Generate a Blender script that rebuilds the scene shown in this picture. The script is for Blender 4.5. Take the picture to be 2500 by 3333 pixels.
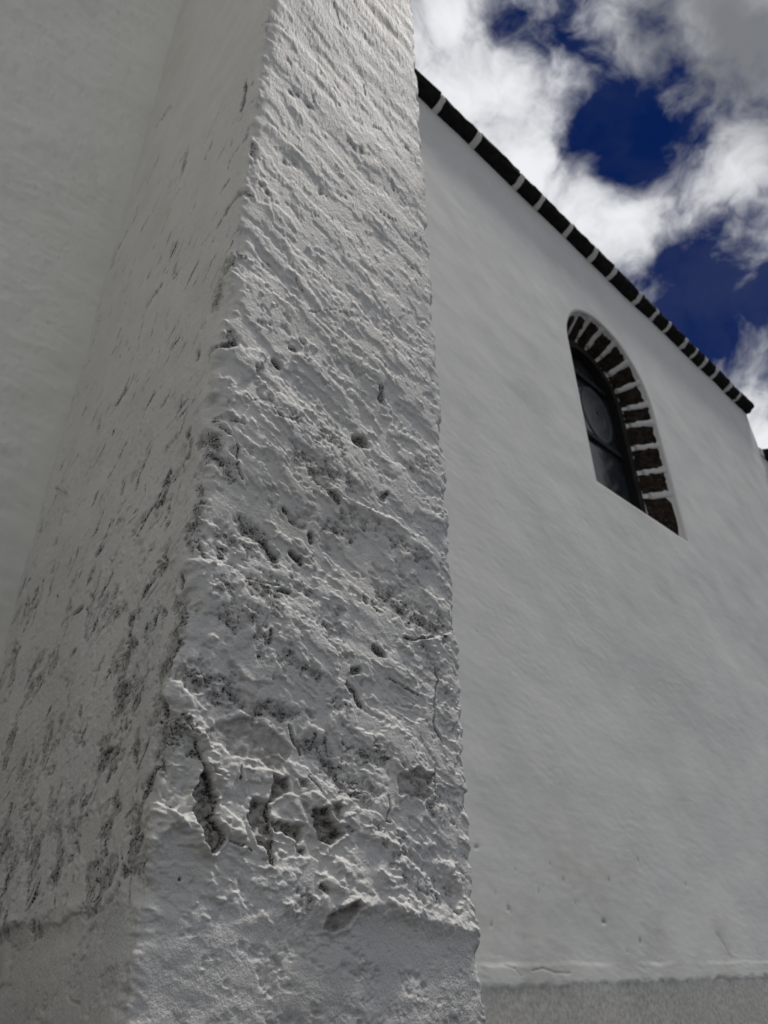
import bpy, bmesh, math, random
import numpy as np
from mathutils import Matrix, Vector

for o in list(bpy.data.objects):
    bpy.data.objects.remove(o, do_unlink=True)
SC = bpy.context.scene
COL = SC.collection
rnd = random.Random(7)

# ------------------------------------------------------------------ camera
# world frame: X runs along the church wall (to the right), Y goes into the wall, Z up; camera above the origin
CAM_Z = 0.5
W = 2.3316                 # wall face, metres in front of the camera
B = 1.2                    # buttress front face
XC, XR = 0.6, 1.392        # buttress corner and right edge
cam_d = bpy.data.cameras.new('camera')
cam_d.sensor_fit = 'VERTICAL'
cam_d.sensor_height = 36.0
cam_d.sensor_width = 27.0
cam_d.lens = 2390.23 / 3333 * 36
cam_d.clip_start = 0.05
cam_d.clip_end = 4000
cam_d.dof.use_dof = True
cam_d.dof.focus_distance = 1.55
cam_d.dof.aperture_fstop = 5.0
cam = bpy.data.objects.new('camera', cam_d)
COL.objects.link(cam)
az, pit, roll = math.radians(46.6543), math.radians(31.92363), math.radians(-0.85617)
hv = Vector((math.cos(az), math.sin(az), 0)); rv = Vector((math.sin(az), -math.cos(az), 0)); zv = Vector((0, 0, 1))
fw = hv*math.cos(pit) + zv*math.sin(pit); u2 = -hv*math.sin(pit) + zv*math.cos(pit)
Rv = rv*math.cos(roll) + u2*math.sin(roll); Uv = -rv*math.sin(roll) + u2*math.cos(roll)
M = Matrix((Rv, Uv, -fw)).transposed().to_4x4()
M.translation = (0, 0, CAM_Z)
cam.matrix_world = M
SC.camera = cam

# ------------------------------------------------------------------ light, sky, exposure
SUN = Vector((0.33, -0.122, 0.936)).normalized()      # almost overhead: it rakes down the wall, and the eaves shade its top metre
SUN_EL = math.asin(SUN.z); SUN_ROT = math.atan2(SUN.x, SUN.y)
SKY_STRENGTH = 0.10
EXPOSURE = 0.92
SC.view_settings.view_transform = 'Standard'
SC.view_settings.look = 'None'
SC.view_settings.gamma = 1
SC.view_settings.use_curve_mapping = False
SC.view_settings.exposure = EXPOSURE
SC.render.engine = 'CYCLES'
SC.cycles.max_bounces = 8
SC.cycles.diffuse_bounces = 5

sun_d = bpy.data.lights.new('sun', 'SUN')
sun_d.energy = 1.3
sun_d.angle = math.radians(6.0)      # veiled by thin cloud
sun_d.color = (1.0, 0.95, 0.88)
sun = bpy.data.objects.new('sun', sun_d)
COL.objects.link(sun)
sun.rotation_euler = SUN.to_track_quat('Z', 'Y').to_euler()


class Nodes:
    """tiny node-graph helper"""
    def __init__(self, tree):
        self.t = tree; tree.nodes.clear()
    def n(self, kind, **kw):
        nd = self.t.nodes.new(kind)
        for k, v in kw.items(): setattr(nd, k, v)
        return nd
    def lk(self, a, b): self.t.links.new(a, b)
    def put(self, sock, v):
        if hasattr(v, 'is_output'): self.lk(v, sock)
        else: sock.default_value = v
    def math(self, op, a, b=0.0, c=None, clamp=False):
        nd = self.n('ShaderNodeMath', operation=op, use_clamp=clamp)
        self.put(nd.inputs[0], a); self.put(nd.inputs[1], b)
        if c is not None: self.put(nd.inputs[2], c)
        return nd.outputs[0]
    def vec(self, op, a, b=None, scale=None):
        nd = self.n('ShaderNodeVectorMath', operation=op)
        self.put(nd.inputs[0], a)
        if b is not None: self.put(nd.inputs[1], b)
        if scale is not None: self.put(nd.inputs[3], scale)
        return nd.outputs[1] if op in ('DOT_PRODUCT', 'LENGTH', 'DISTANCE') else nd.outputs[0]
    def ramp(self, v, a, b, c=0.0, d=1.0, smooth=True):
        nd = self.n('ShaderNodeMapRange', interpolation_type='SMOOTHSTEP' if smooth else 'LINEAR')
        self.put(nd.inputs[0], v)
        for i, q in zip((1, 2, 3, 4), (a, b, c, d)): self.put(nd.inputs[i], q)
        return nd.outputs[0]
    def noise(self, vec, scale, detail=4.0, rough=0.55, dist=0.0, color=False):
        nd = self.n('ShaderNodeTexNoise')
        self.put(nd.inputs['Vector'], vec)
        nd.inputs['Scale'].default_value = scale; nd.inputs['Detail'].default_value = detail
        nd.inputs['Roughness'].default_value = rough; nd.inputs['Distortion'].default_value = dist
        return nd.outputs['Color'] if color else nd.outputs[0]
    def mix(self, f, a, b):
        nd = self.n('ShaderNodeMix', data_type='RGBA')
        self.put(nd.inputs[0], f); self.put(nd.inputs[6], a); self.put(nd.inputs[7], b)
        return nd.outputs[2]
    def mapping(self, vec, rot=(0, 0, 0), scale=(1, 1, 1)):
        nd = self.n('ShaderNodeMapping')
        self.put(nd.inputs[0], vec); nd.inputs['Rotation'].default_value = rot; nd.inputs['Scale'].default_value = scale
        return nd.outputs[0]


world = bpy.data.worlds.new('World')
SC.world = world
world.use_nodes = True
N = Nodes(world.node_tree)
tc = N.n('ShaderNodeTexCoord')
D = N.vec('NORMALIZE', tc.outputs['Generated'])
sky = N.n('ShaderNodeTexSky', sky_type='NISHITA')
sky.sun_disc = False
sky.sun_elevation = SUN_EL
sky.sun_rotation = SUN_ROT
sky.altitude = 1200
sky.air_density = 1.0
sky.dust_density = 0.2
sky.ozone_density = 3.0
sep = N.n('ShaderNodeSeparateXYZ'); N.lk(D, sep.inputs[0])
hz = N.math('ADD', N.math('MAXIMUM', sep.outputs[2], 0.0), 0.35)
flat = N.vec('SCALE', D, scale=N.math('DIVIDE', 1.0, hz))     # clouds lie in a layer: they flatten towards the horizon
warp = N.vec('SCALE', N.vec('SUBTRACT', N.noise(D, 5.0, 4.0, color=True), (0.5, 0.5, 0.5)), scale=0.16)
cp = N.vec('ADD', N.vec('ADD', N.vec('SCALE', flat, scale=0.5), N.vec('SCALE', D, scale=0.5)), warp)
big = N.noise(cp, 2.6, 3.0, 0.5)
fine = N.noise(cp, 11.0, 9.0, 0.58)
#  clouds (+) and gaps (-): direction, angular radius in degrees, weight
BLOBS = [(0.405, 0.167, 0.899, 3.2, -0.6), (0.445, 0.174, 0.879, 2.4, -0.6), (0.484, 0.178, 0.857, 2.8, -0.75),
         (0.527, 0.173, 0.832, 2.8, -0.6), (0.504, 0.113, 0.856, 2.4, -0.5), (0.552, 0.151, 0.82, 3.6, -0.65),
         (0.577, 0.122, 0.807, 4, -0.55), (0.543, 0.209, 0.813, 3, -0.6), (0.582, 0.072, 0.81, 3, -0.4),
         (0.597, 0.153, 0.787, 3, -0.35), (0.672, 0.138, 0.728, 2.5, -0.35), (0.701, 0.106, 0.706, 3.6, -0.5),
         (0.723, 0.171, 0.669, 4.5, -0.6), (0.671, 0.221, 0.708, 3.0, -0.4), (0.77, 0.177, 0.613, 4.5, -0.85),
         (0.683, 0.163, 0.712, 3.4, -0.4), (0.735, 0.21, 0.645, 3.5, -0.5), (0.368, 0.285, 0.885, 7, 0.7),
         (0.47, 0.272, 0.84, 5, 0.7), (0.381, 0.234, 0.894, 4.0, 0.5), (0.495, 0.14, 0.857, 1.6, 0.15),
         (0.535, 0.051, 0.843, 5, 0.55), (0.586, 0.033, 0.81, 6, 0.6), (0.598, 0.197, 0.777, 3.4, 0.6),
         (0.596, 0.235, 0.767, 3.5, 0.55), (0.635, 0.137, 0.761, 3, 0.4), (0.663, 0.075, 0.745, 3.5, 0.45),
         (0.81, 0.173, 0.561, 4.2, 1.1), (0.529, 0.257, 0.809, 3, 0.5), (0.631, 0.18, 0.755, 2.5, 0.35)]
GREYS = [(0.547, 0.008, 0.837, 9, 0.9), (0.341, 0.263, 0.903, 4, 0.9), (0.517, 0.046, 0.855, 5, 0.8),
         (0.591, 0.06, 0.805, 4, 0.4), (0.456, 0.304, 0.837, 8, -0.9), (0.603, 0.2, 0.773, 6, -0.8),
         (0.416, 0.228, 0.88, 5, -0.5), (0.801, 0.176, 0.573, 7, -1.2), (0.629, 0.137, 0.766, 5, -0.5)]
def blob_sum(lst):
    tot = None
    for x, y, z, r, w in lst:
        d = N.vec('DOT_PRODUCT', D, (x, y, z))
        v = N.ramp(d, math.cos(math.radians(1.55*r)), 1.0, 0.0, w)
        tot = v if tot is None else N.math('ADD', tot, v)
    return tot
dens = N.math('ADD', N.math('MULTIPLY', N.math('SUBTRACT', fine, 0.5), 2.6), N.math('MULTIPLY', N.math('SUBTRACT', big, 0.33), 1.2))
dens = N.math('ADD', dens, N.math('MULTIPLY', blob_sum(BLOBS), 0.34))
mask = N.math('MAXIMUM', N.ramp(dens, -0.30, 0.50), N.math('MULTIPLY', N.ramp(N.noise(cp, 5.0, 6.0, 0.6), 0.40, 0.75), 0.05))
thick = N.ramp(N.math('ADD', N.noise(cp, 4.3, 5.0, 0.6), N.math('MULTIPLY', blob_sum(GREYS), 0.20)), 0.42, 0.84)
lit = N.ramp(N.math('ADD', dens, N.math('MULTIPLY', N.math('SUBTRACT', N.noise(cp, 8.0, 6.0, 0.6), 0.5), 1.2)), -0.25, 0.95)
ccol = N.mix(thick, N.mix(lit, (2.05, 2.12, 2.3, 1), (4.5, 4.6, 4.75, 1)), (1.0, 1.05, 1.15, 1))
skyc = N.vec('MULTIPLY', sky.outputs[0], (0.010, 0.036, 0.112))
final = N.mix(mask, skyc, ccol)
bg = N.n('ShaderNodeBackground'); bg.inputs[1].default_value = SKY_STRENGTH
N.lk(final, bg.inputs[0])
wo = N.n('ShaderNodeOutputWorld'); N.lk(bg.outputs[0], wo.inputs[0])


# ------------------------------------------------------------------ helpers
def tag(o, label=None, cat=None, group=None, kind=None):
    for k, v in (('label', label), ('category', cat), ('group', group), ('kind', kind)):
        if v: o[k] = v
    return o

def empty(name, loc=(0, 0, 0), parent=None):
    o = bpy.data.objects.new(name, None); COL.objects.link(o); o.location = loc
    if parent: o.parent = parent
    return o

def link(name, me, mat=None, parent=None):
    o = bpy.data.objects.new(name, me); COL.objects.link(o)
    if mat: me.materials.append(mat)
    if parent: o.parent = parent
    return o

def np_mesh(name, verts, quads, smooth=True, attrs=None):
    me = bpy.data.meshes.new(name)
    nv, nq = len(verts), len(quads)
    me.vertices.add(nv); me.vertices.foreach_set('co', np.ascontiguousarray(verts, dtype=np.float32).ravel())
    me.loops.add(nq*4); me.loops.foreach_set('vertex_index', np.ascontiguousarray(quads, dtype=np.int32).ravel())
    me.polygons.add(nq); me.polygons.foreach_set('loop_start', np.arange(0, nq*4, 4, dtype=np.int32))
    me.polygons.foreach_set('use_smooth', np.full(nq, smooth, dtype=bool))
    me.update(calc_edges=True)
    for k, v in (attrs or {}).items():
        a = me.attributes.new(k, 'FLOAT', 'POINT'); a.data.foreach_set('value', np.ascontiguousarray(v, dtype=np.float32).ravel())
    me.validate()
    return me

def grid_quads(nr, nc, base=0):
    i = np.arange(nr*nc, dtype=np.int32).reshape(nr, nc) + base
    return np.stack([i[:-1, :-1], i[:-1, 1:], i[1:, 1:], i[1:, :-1]], -1).reshape(-1, 4)

_r = np.random.RandomState(5)
_perm = np.tile(_r.permutation(256).astype(np.int32), 3)
_ang = _r.rand(256)*2*np.pi
_gx, _gy = np.cos(_ang).astype(np.float32), np.sin(_ang).astype(np.float32)
def pn(x, y, seed=0):
    """2-D gradient noise, about -0.7..0.7"""
    x = np.asarray(x, np.float32); y = np.asarray(y, np.float32)
    x0 = np.floor(x); y0 = np.floor(y)
    fx, fy = x-x0, y-y0
    xi = (x0.astype(np.int32)+seed*17) & 255; yi = (y0.astype(np.int32)+seed*31) & 255
    u = fx*fx*fx*(fx*(fx*6-15)+10); v = fy*fy*fy*(fy*(fy*6-15)+10)
    def g(a, b, dx, dy):
        h = _perm[_perm[(xi+a) & 255]+((yi+b) & 255)]
        return _gx[h]*dx + _gy[h]*dy
    n0 = g(0, 0, fx, fy); n0 += u*(g(1, 0, fx-1, fy)-n0)
    n1 = g(0, 1, fx, fy-1); n1 += u*(g(1, 1, fx-1, fy-1)-n1)
    return n0+v*(n1-n0)
def fbm(x, y, oct=4, seed=0, gain=0.5):
    s = 0; a = 1.0
    for k in range(oct):
        s = s + a*pn(x, y, seed+k); x = x*2.03+1.7; y = y*2.03-3.1; a *= gain
    return s
def ss(a, b, x):
    t = np.clip((x-a)/(b-a), 0, 1); return t*t*(3-2*t)

def principled(name, rough=0.8, spec=0.3):
    m = bpy.data.materials.new(name); m.use_nodes = True
    n = Nodes(m.node_tree)
    b = n.n('ShaderNodeBsdfPrincipled'); o = n.n('ShaderNodeOutputMaterial'); n.lk(b.outputs[0], o.inputs[0])
    b.inputs['Roughness'].default_value = rough
    b.inputs['Specular IOR Level'].default_value = spec
    return m, n, b
def bump(n, b, h, dist, strength=1.0):
    nd = n.n('ShaderNodeBump'); nd.inputs['Strength'].default_value = strength; nd.inputs['Distance'].default_value = dist
    n.lk(h, nd.inputs['Height']); n.lk(nd.outputs[0], b.inputs['Normal'])
def attr(n, name):
    return n.n('ShaderNodeAttribute', attribute_name=name).outputs['Fac']

# ------------------------------------------------------------------ materials
def plaster_buttress():
    m, n, b = principled('limewash_peeling', 0.58, 0.32)
    P = n.n('ShaderNodeNewGeometry').outputs['Position']
    d = attr(n, 'dirt_shade'); rg = attr(n, 'raw'); bare = attr(n, 'bare')
    tone = n.noise(P, 5.0, 5.0, 0.6)
    lime = n.mix(n.ramp(tone, 0.35, 0.65), (0.80, 0.793, 0.768, 1), (0.74, 0.74, 0.73, 1))
    lime = n.mix(n.ramp(n.noise(P, 2.3, 3.0, 0.5, 0.4), 0.5, 0.72, 0.0, 0.6), lime, (0.70, 0.69, 0.64, 1))
    lime = n.mix(bare, lime, (0.44, 0.425, 0.40, 1))
    run = n.noise(n.mapping(P, (0, 0, 0), (1, 1, 0.35)), 34.0, 5.0, 0.65)
    lime = n.mix(n.math('MULTIPLY', attr(n, 'stain'), n.ramp(run, 0.30, 0.66), clamp=True), lime, (0.20, 0.195, 0.185, 1))
    speck = n.ramp(n.noise(P, 230.0, 5.0, 0.75), 0.46, 0.56)
    grime_shade = n.math('MULTIPLY', d, n.math('ADD', 0.25, n.math('MULTIPLY', speck, 0.75)), clamp=True)
    c = n.mix(grime_shade, lime, n.mix(n.noise(P, 40.0, 2.0), (0.016, 0.016, 0.0155, 1), (0.045, 0.040, 0.034, 1)))
    dark = n.mix(n.noise(P, 60.0, 4.0, 0.6), (0.24, 0.243, 0.243, 1), (0.46, 0.46, 0.46, 1))
    c = n.mix(n.math('MULTIPLY', rg, n.ramp(n.noise(P, 90.0, 5.0, 0.7), 0.38, 0.62, 0.25, 0.95)), c, dark)
    n.lk(c, b.inputs['Base Color'])
    h = n.math('ADD', n.math('MULTIPLY', n.noise(P, 220.0, 5.0, 0.65), 0.5), n.math('MULTIPLY', n.noise(P, 70.0, 5.0, 0.65), 1.0))
    bump(n, b, h, 0.0050, 0.9)
    return m

def plaster_wall():
    m, n, b = principled('limewash_smooth', 0.85, 0.15)
    P = n.n('ShaderNodeNewGeometry').outputs['Position']
    d = attr(n, 'dirt_shade'); rg = attr(n, 'raw')
    sep = n.n('ShaderNodeSeparateXYZ'); n.lk(P, sep.inputs[0])
    st = n.mapping(P, (0, math.radians(14), 0), (1.0, 1.0, 4.5))
    streak = n.noise(st, 4.0, 6.0, 0.62)
    c = n.mix(n.ramp(streak, 0.30, 0.70), (0.785, 0.79, 0.76, 1), (0.81, 0.81, 0.785, 1))
    c = n.mix(n.ramp(n.noise(P, 1.1, 5.0, 0.62, 0.5), 0.42, 0.68, 0.0, 0.5), c, (0.69, 0.70, 0.665, 1))
    c = n.mix(n.ramp(n.noise(st, 2.2, 6.0, 0.7, 0.3), 0.58, 0.78, 0.0, 0.20), c, (0.60, 0.60, 0.585, 1))
    low = n.ramp(sep.outputs[2], 0.6, 1.7, 1.0, 0.0)
    stain = n.math('MULTIPLY', low, n.ramp(n.noise(P, 1.9, 5.0, 0.6), 0.45, 0.72))
    c = n.mix(n.math('MULTIPLY', stain, 0.55), c, (0.55, 0.52, 0.48, 1))
    c = n.mix(n.ramp(n.noise(P, 26.0, 4.0, 0.6), 0.66, 0.78, 0.0, 0.25), c, (0.40, 0.40, 0.40, 1))
    c = n.mix(n.math('MULTIPLY', d, 0.9, clamp=True), c, (0.06, 0.055, 0.05, 1))
    dark = n.mix(n.ramp(n.noise(P, 45.0, 5.0, 0.65), 0.3, 0.7), (0.38, 0.375, 0.355, 1), (0.62, 0.61, 0.58, 1))
    c = n.mix(rg, c, dark)
    n.lk(c, b.inputs['Base Color'])
    h = n.math('ADD', n.math('MULTIPLY', n.noise(P, 90.0, 5.0, 0.65), 0.35), n.math('MULTIPLY', n.noise(st, 9.0, 6.0, 0.6), 0.6))
    bump(n, b, h, 0.004, 0.25)
    return m

def stone_mat(name, ca, cb, cc):
    m, n, b = principled(name, 0.9, 0.2)
    oi = n.n('ShaderNodeObjectInfo')
    P = n.n('ShaderNodeNewGeometry').outputs['Position']
    c = n.mix(n.ramp(n.noise(P, 14.0, 6.0, 0.7), 0.35, 0.7), ca, cb)
    c = n.mix(n.math('MULTIPLY', n.ramp(n.noise(P, 38.0, 5.0, 0.7), 0.55, 0.72), n.ramp(oi.outputs['Random'], 0.2, 1.0, 0.15, 1.0)), c, cc)
    n.lk(c, b.inputs['Base Color'])
    bump(n, b, n.noise(P, 55.0, 6.0, 0.7), 0.02, 0.8)
    return m

def flat_mat(name, col, rough=0.8, spec=0.3, nscale=20.0, var=0.25, bd=0.004):
    m, n, b = principled(name, rough, spec)
    P = n.n('ShaderNodeNewGeometry').outputs['Position']
    lo = tuple(v*(1-var) for v in col)+(1,); hi = tuple(min(1, v*(1+var)) for v in col)+(1,)
    n.lk(n.mix(n.noise(P, nscale, 5.0, 0.6), lo, hi), b.inputs['Base Color'])
    bump(n, b, n.noise(P, nscale*2.5, 4.0, 0.6), bd, 0.5)
    return m

M_BUT = plaster_buttress()
M_WALL = plaster_wall()
M_BASALT = stone_mat('dark_basalt', (0.008, 0.008, 0.008, 1), (0.022, 0.021, 0.019, 1), (0.040, 0.030, 0.023, 1))
M_REVEAL = stone_mat('brown_basalt', (0.010, 0.008, 0.007, 1), (0.050, 0.036, 0.024, 1), (0.17, 0.125, 0.085, 1))
M_MORTAR = flat_mat('white_mortar', (0.76, 0.755, 0.735), 0.8, 0.3, 30.0, 0.12, 0.006)
M_WOOD = flat_mat('dark_stained_wood', (0.010, 0.0095, 0.009), 0.6, 0.3, 25.0, 0.4, 0.002)
M_TILE = flat_mat('roof_tile', (0.22, 0.10, 0.06), 0.85, 0.2, 8.0, 0.3, 0.01)
M_GROUND = flat_mat('paving', (0.058, 0.060, 0.062), 0.85, 0.2, 3.0, 0.35, 0.01)
M_TWIG = flat_mat('dry_straw', (0.62, 0.58, 0.50), 0.7, 0.3, 200.0, 0.2, 0.0005)
def glass_mat():
    m, n, b = principled('leaded_glass', 0.16, 0.5)
    P = n.n('ShaderNodeNewGeometry').outputs['Position']
    n.lk(n.mix(n.ramp(n.noise(P, 5.0, 5.0, 0.6, 0.6), 0.35, 0.7), (0.012, 0.017, 0.020, 1), (0.040, 0.050, 0.057, 1)), b.inputs['Base Color'])
    bump(n, b, n.noise(P, 9.0, 3.0), 0.01, 0.25)
    return m
M_GLASS = glass_mat()
M_ROUND = flat_mat('frosted_glass', (0.040, 0.047, 0.051), 0.30, 0.5, 9.0, 0.35, 0.002)

PORES = [
(.0237,.7,1.14,2.127,1.104,2.081,1.083,2.036,1.077,1.964),(.0148,1,1.161,1.826,1.142,1.793,1.105,1.778),
(.0154,.6,1.265,1.677,1.309,1.669,1.371,1.677),(.0281,.8,1.378,1.566,1.428,1.566,1.474,1.569),(.0268,.6,1.457,1.67,1.505,1.668),
(.0083,.7,1.138,1.557,1.2,1.584),(.0199,1,1.101,1.508,1.15,1.505,1.145,1.458,1.184,1.438),(.0197,1,1.124,1.37,1.135,1.327,1.127,1.288,1.13,1.244),
(.0155,.9,1.228,1.33,1.27,1.321,1.299,1.301,1.329,1.267),(.0197,.9,1.193,1.281,1.233,1.277,1.275,1.272),(.0104,1,1.174,1.235,1.207,1.242),
(.0273,.35,1.512,1.992,1.566,1.971,1.582,1.949),(.0142,.6,1.516,2.16,1.564,2.177),(.0138,.4,1.237,1.929,1.286,1.956,1.314,1.945),
(.0251,.5,1.537,1.462,1.605,1.465,1.669,1.466,1.698,1.44),(.0159,.8,1.479,1.415,1.511,1.416,1.557,1.417),(.0222,.5,1.735,1.442,1.811,1.432),
(.0158,.7,1.535,1.578,1.542,1.556),(.0275,.35,1.762,1.718,1.813,1.757),(.0124,.5,1.232,1.777,1.241,1.748),(.0161,.8,1.188,1.154,1.222,1.149),
(.0173,1,1.259,1.188,1.295,1.183,1.333,1.178,1.329,1.149),(.0186,.8,1.212,1.094,1.257,1.096),(.0219,1,1.154,.976,1.197,.958,1.24,.949,1.262,.944),
(.0136,1,1.275,.928,1.319,.932,1.387,.941,1.406,.935),(.0148,.7,1.355,1.055,1.405,1.041,1.457,1.026),(.0278,.35,1.424,1.161,1.472,1.146),
(.0342,.7,1.656,1.287,1.722,1.267,1.807,1.253,1.861,1.248),(.0141,.6,1.593,1.26,1.64,1.236),(.0178,.7,1.518,.987,1.545,.982),
(.033,.7,1.451,.89,1.502,.855,1.548,.823,1.594,.81),(.0234,.7,1.547,.9,1.594,.883,1.636,.895),(.0343,.35,1.7,.858,1.775,.853),
(.0193,.5,1.787,1.201,1.825,1.122),(.0199,1,1.132,1.095,1.118,1.045,1.103,1.002,1.093,.944,1.098,.899),(.0194,1,1.142,.867,1.142,.834,1.134,.801),
(.0135,1,1.164,.88,1.193,.847),(.0217,.5,1.305,1.078,1.309,1.038),(.0165,.6,1.229,1.135,1.302,1.109),(.0164,.9,.549,2.013,.493,2),
(.0074,.9,.841,1.812,.814,1.776),(.0057,.9,.904,1.761,.863,1.751),(.0059,1,.982,1.711,.972,1.693),(.0095,.6,.023,2.252,-0.031,2.198),
(.0161,.6,.322,2.068,.314,2.034),(.0118,.8,.631,1.746,.623,1.719),(.0115,.9,.704,1.6,.706,1.561),(.0072,1,1.037,1.578,1.035,1.556),
(.0089,.9,.967,1.6,.928,1.581),(.0105,1,1.06,1.538,1.042,1.5,1.018,1.487),(.007,.7,.825,1.662,.818,1.647),
(.008,.8,.978,1.431,.966,1.399,.968,1.37,.959,1.354),(.0139,.8,.997,1.365,.993,1.331),(.0182,1,1.02,1.263,1.019,1.223),
(.0199,1,1.12,1.365,1.13,1.322,1.127,1.287,1.122,1.256),(.0128,.9,.746,1.359,.734,1.349),(.0072,.7,.537,1.416,.518,1.378),
(.0123,.9,.623,1.369,.61,1.34),(.0117,.9,.676,1.327,.662,1.283),(.0087,1,.745,1.301,.706,1.259,.705,1.224,.679,1.19),
(.0291,.6,.742,1.231,.849,1.176,.765,1.177),(.0131,1,.906,1.156,.905,1.101),(.0071,1,.912,1.081,.886,1.059,.869,1.03),
(.0154,1,1.099,1.114,1.134,1.065,1.124,1.021,1.101,.983,1.082,.95),(.0107,.8,1.028,1.129,1.002,1.091),(.0094,.8,.619,1.154,.59,1.143),
(.0182,.9,.391,1.212,.307,1.181),(.0287,.8,.105,1.314,.168,1.205),(.0096,.8,.445,1.188,.423,1.126,.374,1.09),(.0133,.6,.25,1.613,.246,1.598),
(.0113,.8,.309,1.437,.312,1.412),(.0158,.6,.131,1.467,.148,1.431),(.0192,.7,.121,1.425,.119,1.401),(.0205,1,.9,1.006,.903,.964),
(.0146,.6,.987,1.095,.985,1.063),(.0119,.8,.588,1.711,.578,1.69),(.0081,.7,.395,1.808,.38,1.793),(.0351,.35,.858,1.354,.908,1.293),
(.0212,.4,.653,1.052,.572,1.11),(.0238,.5,.39,1.988,.394,1.956),(.016,.6,-0.092,2.534,-0.122,2.449),(.0152,.6,-0.079,2.367,-0.076,2.335),
(.0213,.3,1.018,1.079,1.005,1.041),(.0081,.6,.319,1.448,.302,1.383),(.0081,.6,.039,1.79,.052,1.726),(.0111,.6,-0.173,1.824,-0.172,1.78),
(.0198,1,.905,.997,.913,.941),(.0088,.9,.747,.992,.76,.965),(.0069,.9,.882,.932,.876,.92),(.0065,1,.954,.922,.959,.9),
(.0214,.9,.882,.882,.878,.859,.921,.839),(.0129,.8,1.019,.867,1.023,.838),(.0174,.6,.63,.987,.636,.944,.604,.923),(.0169,1,1.088,.93,1.106,.891),
(.0185,1,1.105,.855,1.131,.807),(.0116,1,1.161,.868,1.191,.835),(.0146,1,.981,.754,.971,.732),(.0206,1,1.063,.725,1.072,.685,1.094,.654),
(.0104,.8,.822,.803,.84,.765),(.0081,.8,1.044,.78,1.05,.763),(.0182,.7,.675,.812,.69,.786),(.0351,.7,.42,.775,.476,.736),
(.0231,.7,.587,.762,.638,.72,.662,.668),(.0183,.8,.772,.706,.788,.65),(.0062,.9,.837,.678,.824,.663),(.0238,.7,.551,.668,.531,.658),
(.0164,.9,.948,.711,.976,.69),(.0061,.8,.941,.671,.936,.659),(.024,.5,.49,.916,.518,.842),(.0192,.4,.828,.843,.884,.846),
(.028,.5,.508,.813,.617,.783),(.0178,.4,.872,.75,.898,.752),(.0074,.7,.744,.926,.787,.901),(.0098,.5,1.056,.747,1.071,.734),
(.0333,.5,.711,.747,.832,.716),(.0324,.5,.495,.709,.586,.695),(.0061,.9,1.13,3.331,1.115,3.315),(.0136,.5,1.191,3.405,1.244,3.362,1.27,3.34),
(.0108,.7,1.234,3.224,1.239,3.198),(.0113,1,1.045,3.033,1.043,2.919),(.0093,.8,1.089,3.015,1.088,2.995),
(.0112,.6,1.262,3.079,1.311,3.061,1.342,3.055),(.0096,.6,1.235,3.045,1.271,3.037),(.0165,.8,1.514,3.038,1.531,3.026),
(.0106,.8,1.568,3.062,1.561,3.012),(.0198,.4,1.791,3.343,1.838,3.337,1.869,3.312),(.011,.8,1.186,2.464,1.208,2.439),(.0102,.7,1.394,2.646,1.42,2.646),
(.012,.6,1.472,2.696,1.502,2.707),(.0063,.8,1.431,3.302,1.445,3.296),(.0097,.7,1.586,3.917,1.602,3.91),(.0184,.4,1.263,2.655,1.305,2.684),
(.0159,.5,1.539,3.208,1.56,3.218),(.0114,1,1.145,2.391,1.058,2.391,1.006,2.355),(.0118,1,1.137,2.126,1.158,2.127),(.0101,1,1.108,2.724,1.091,2.685),
(.0089,.8,1.009,2.778,.999,2.767),(.0141,.8,1.146,2.623,1.144,2.565),(.01,.6,1.147,2.539,1.159,2.539),(.008,.6,1.721,3.024,1.742,3.002),
(.0072,.6,1.345,3.129,1.34,3.096),(.0125,.8,.619,3.201,.575,3.179),(.021,.9,.616,3.155,.635,3.028),(.0148,.6,.309,3.502,.24,3.407),
(.0162,.6,.178,3.292,.174,3.21),(.0163,.6,.357,3.05,.305,3.021),(.0127,.5,.111,3.199,.043,3.106),(.0161,.5,.043,3.106,.04,3.025),
(.0218,.7,.648,2.387,.561,2.345),(.0114,.5,.738,2.404,.784,2.321),(.0079,.8,1.014,2.659,1.013,2.636),(.0148,.5,.274,3.969,.169,3.965),
(.0124,.5,.518,3.1,.507,3.067),(.0135,.5,.114,3.478,.173,3.508),(.0142,.6,.563,2.284,.564,2.225),(.0148,.8,1.025,1.835,1.023,1.805),
(.0068,.5,1.052,2.684,1.025,2.656),(.016,.5,.844,2.954,.817,2.909),
]
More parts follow.
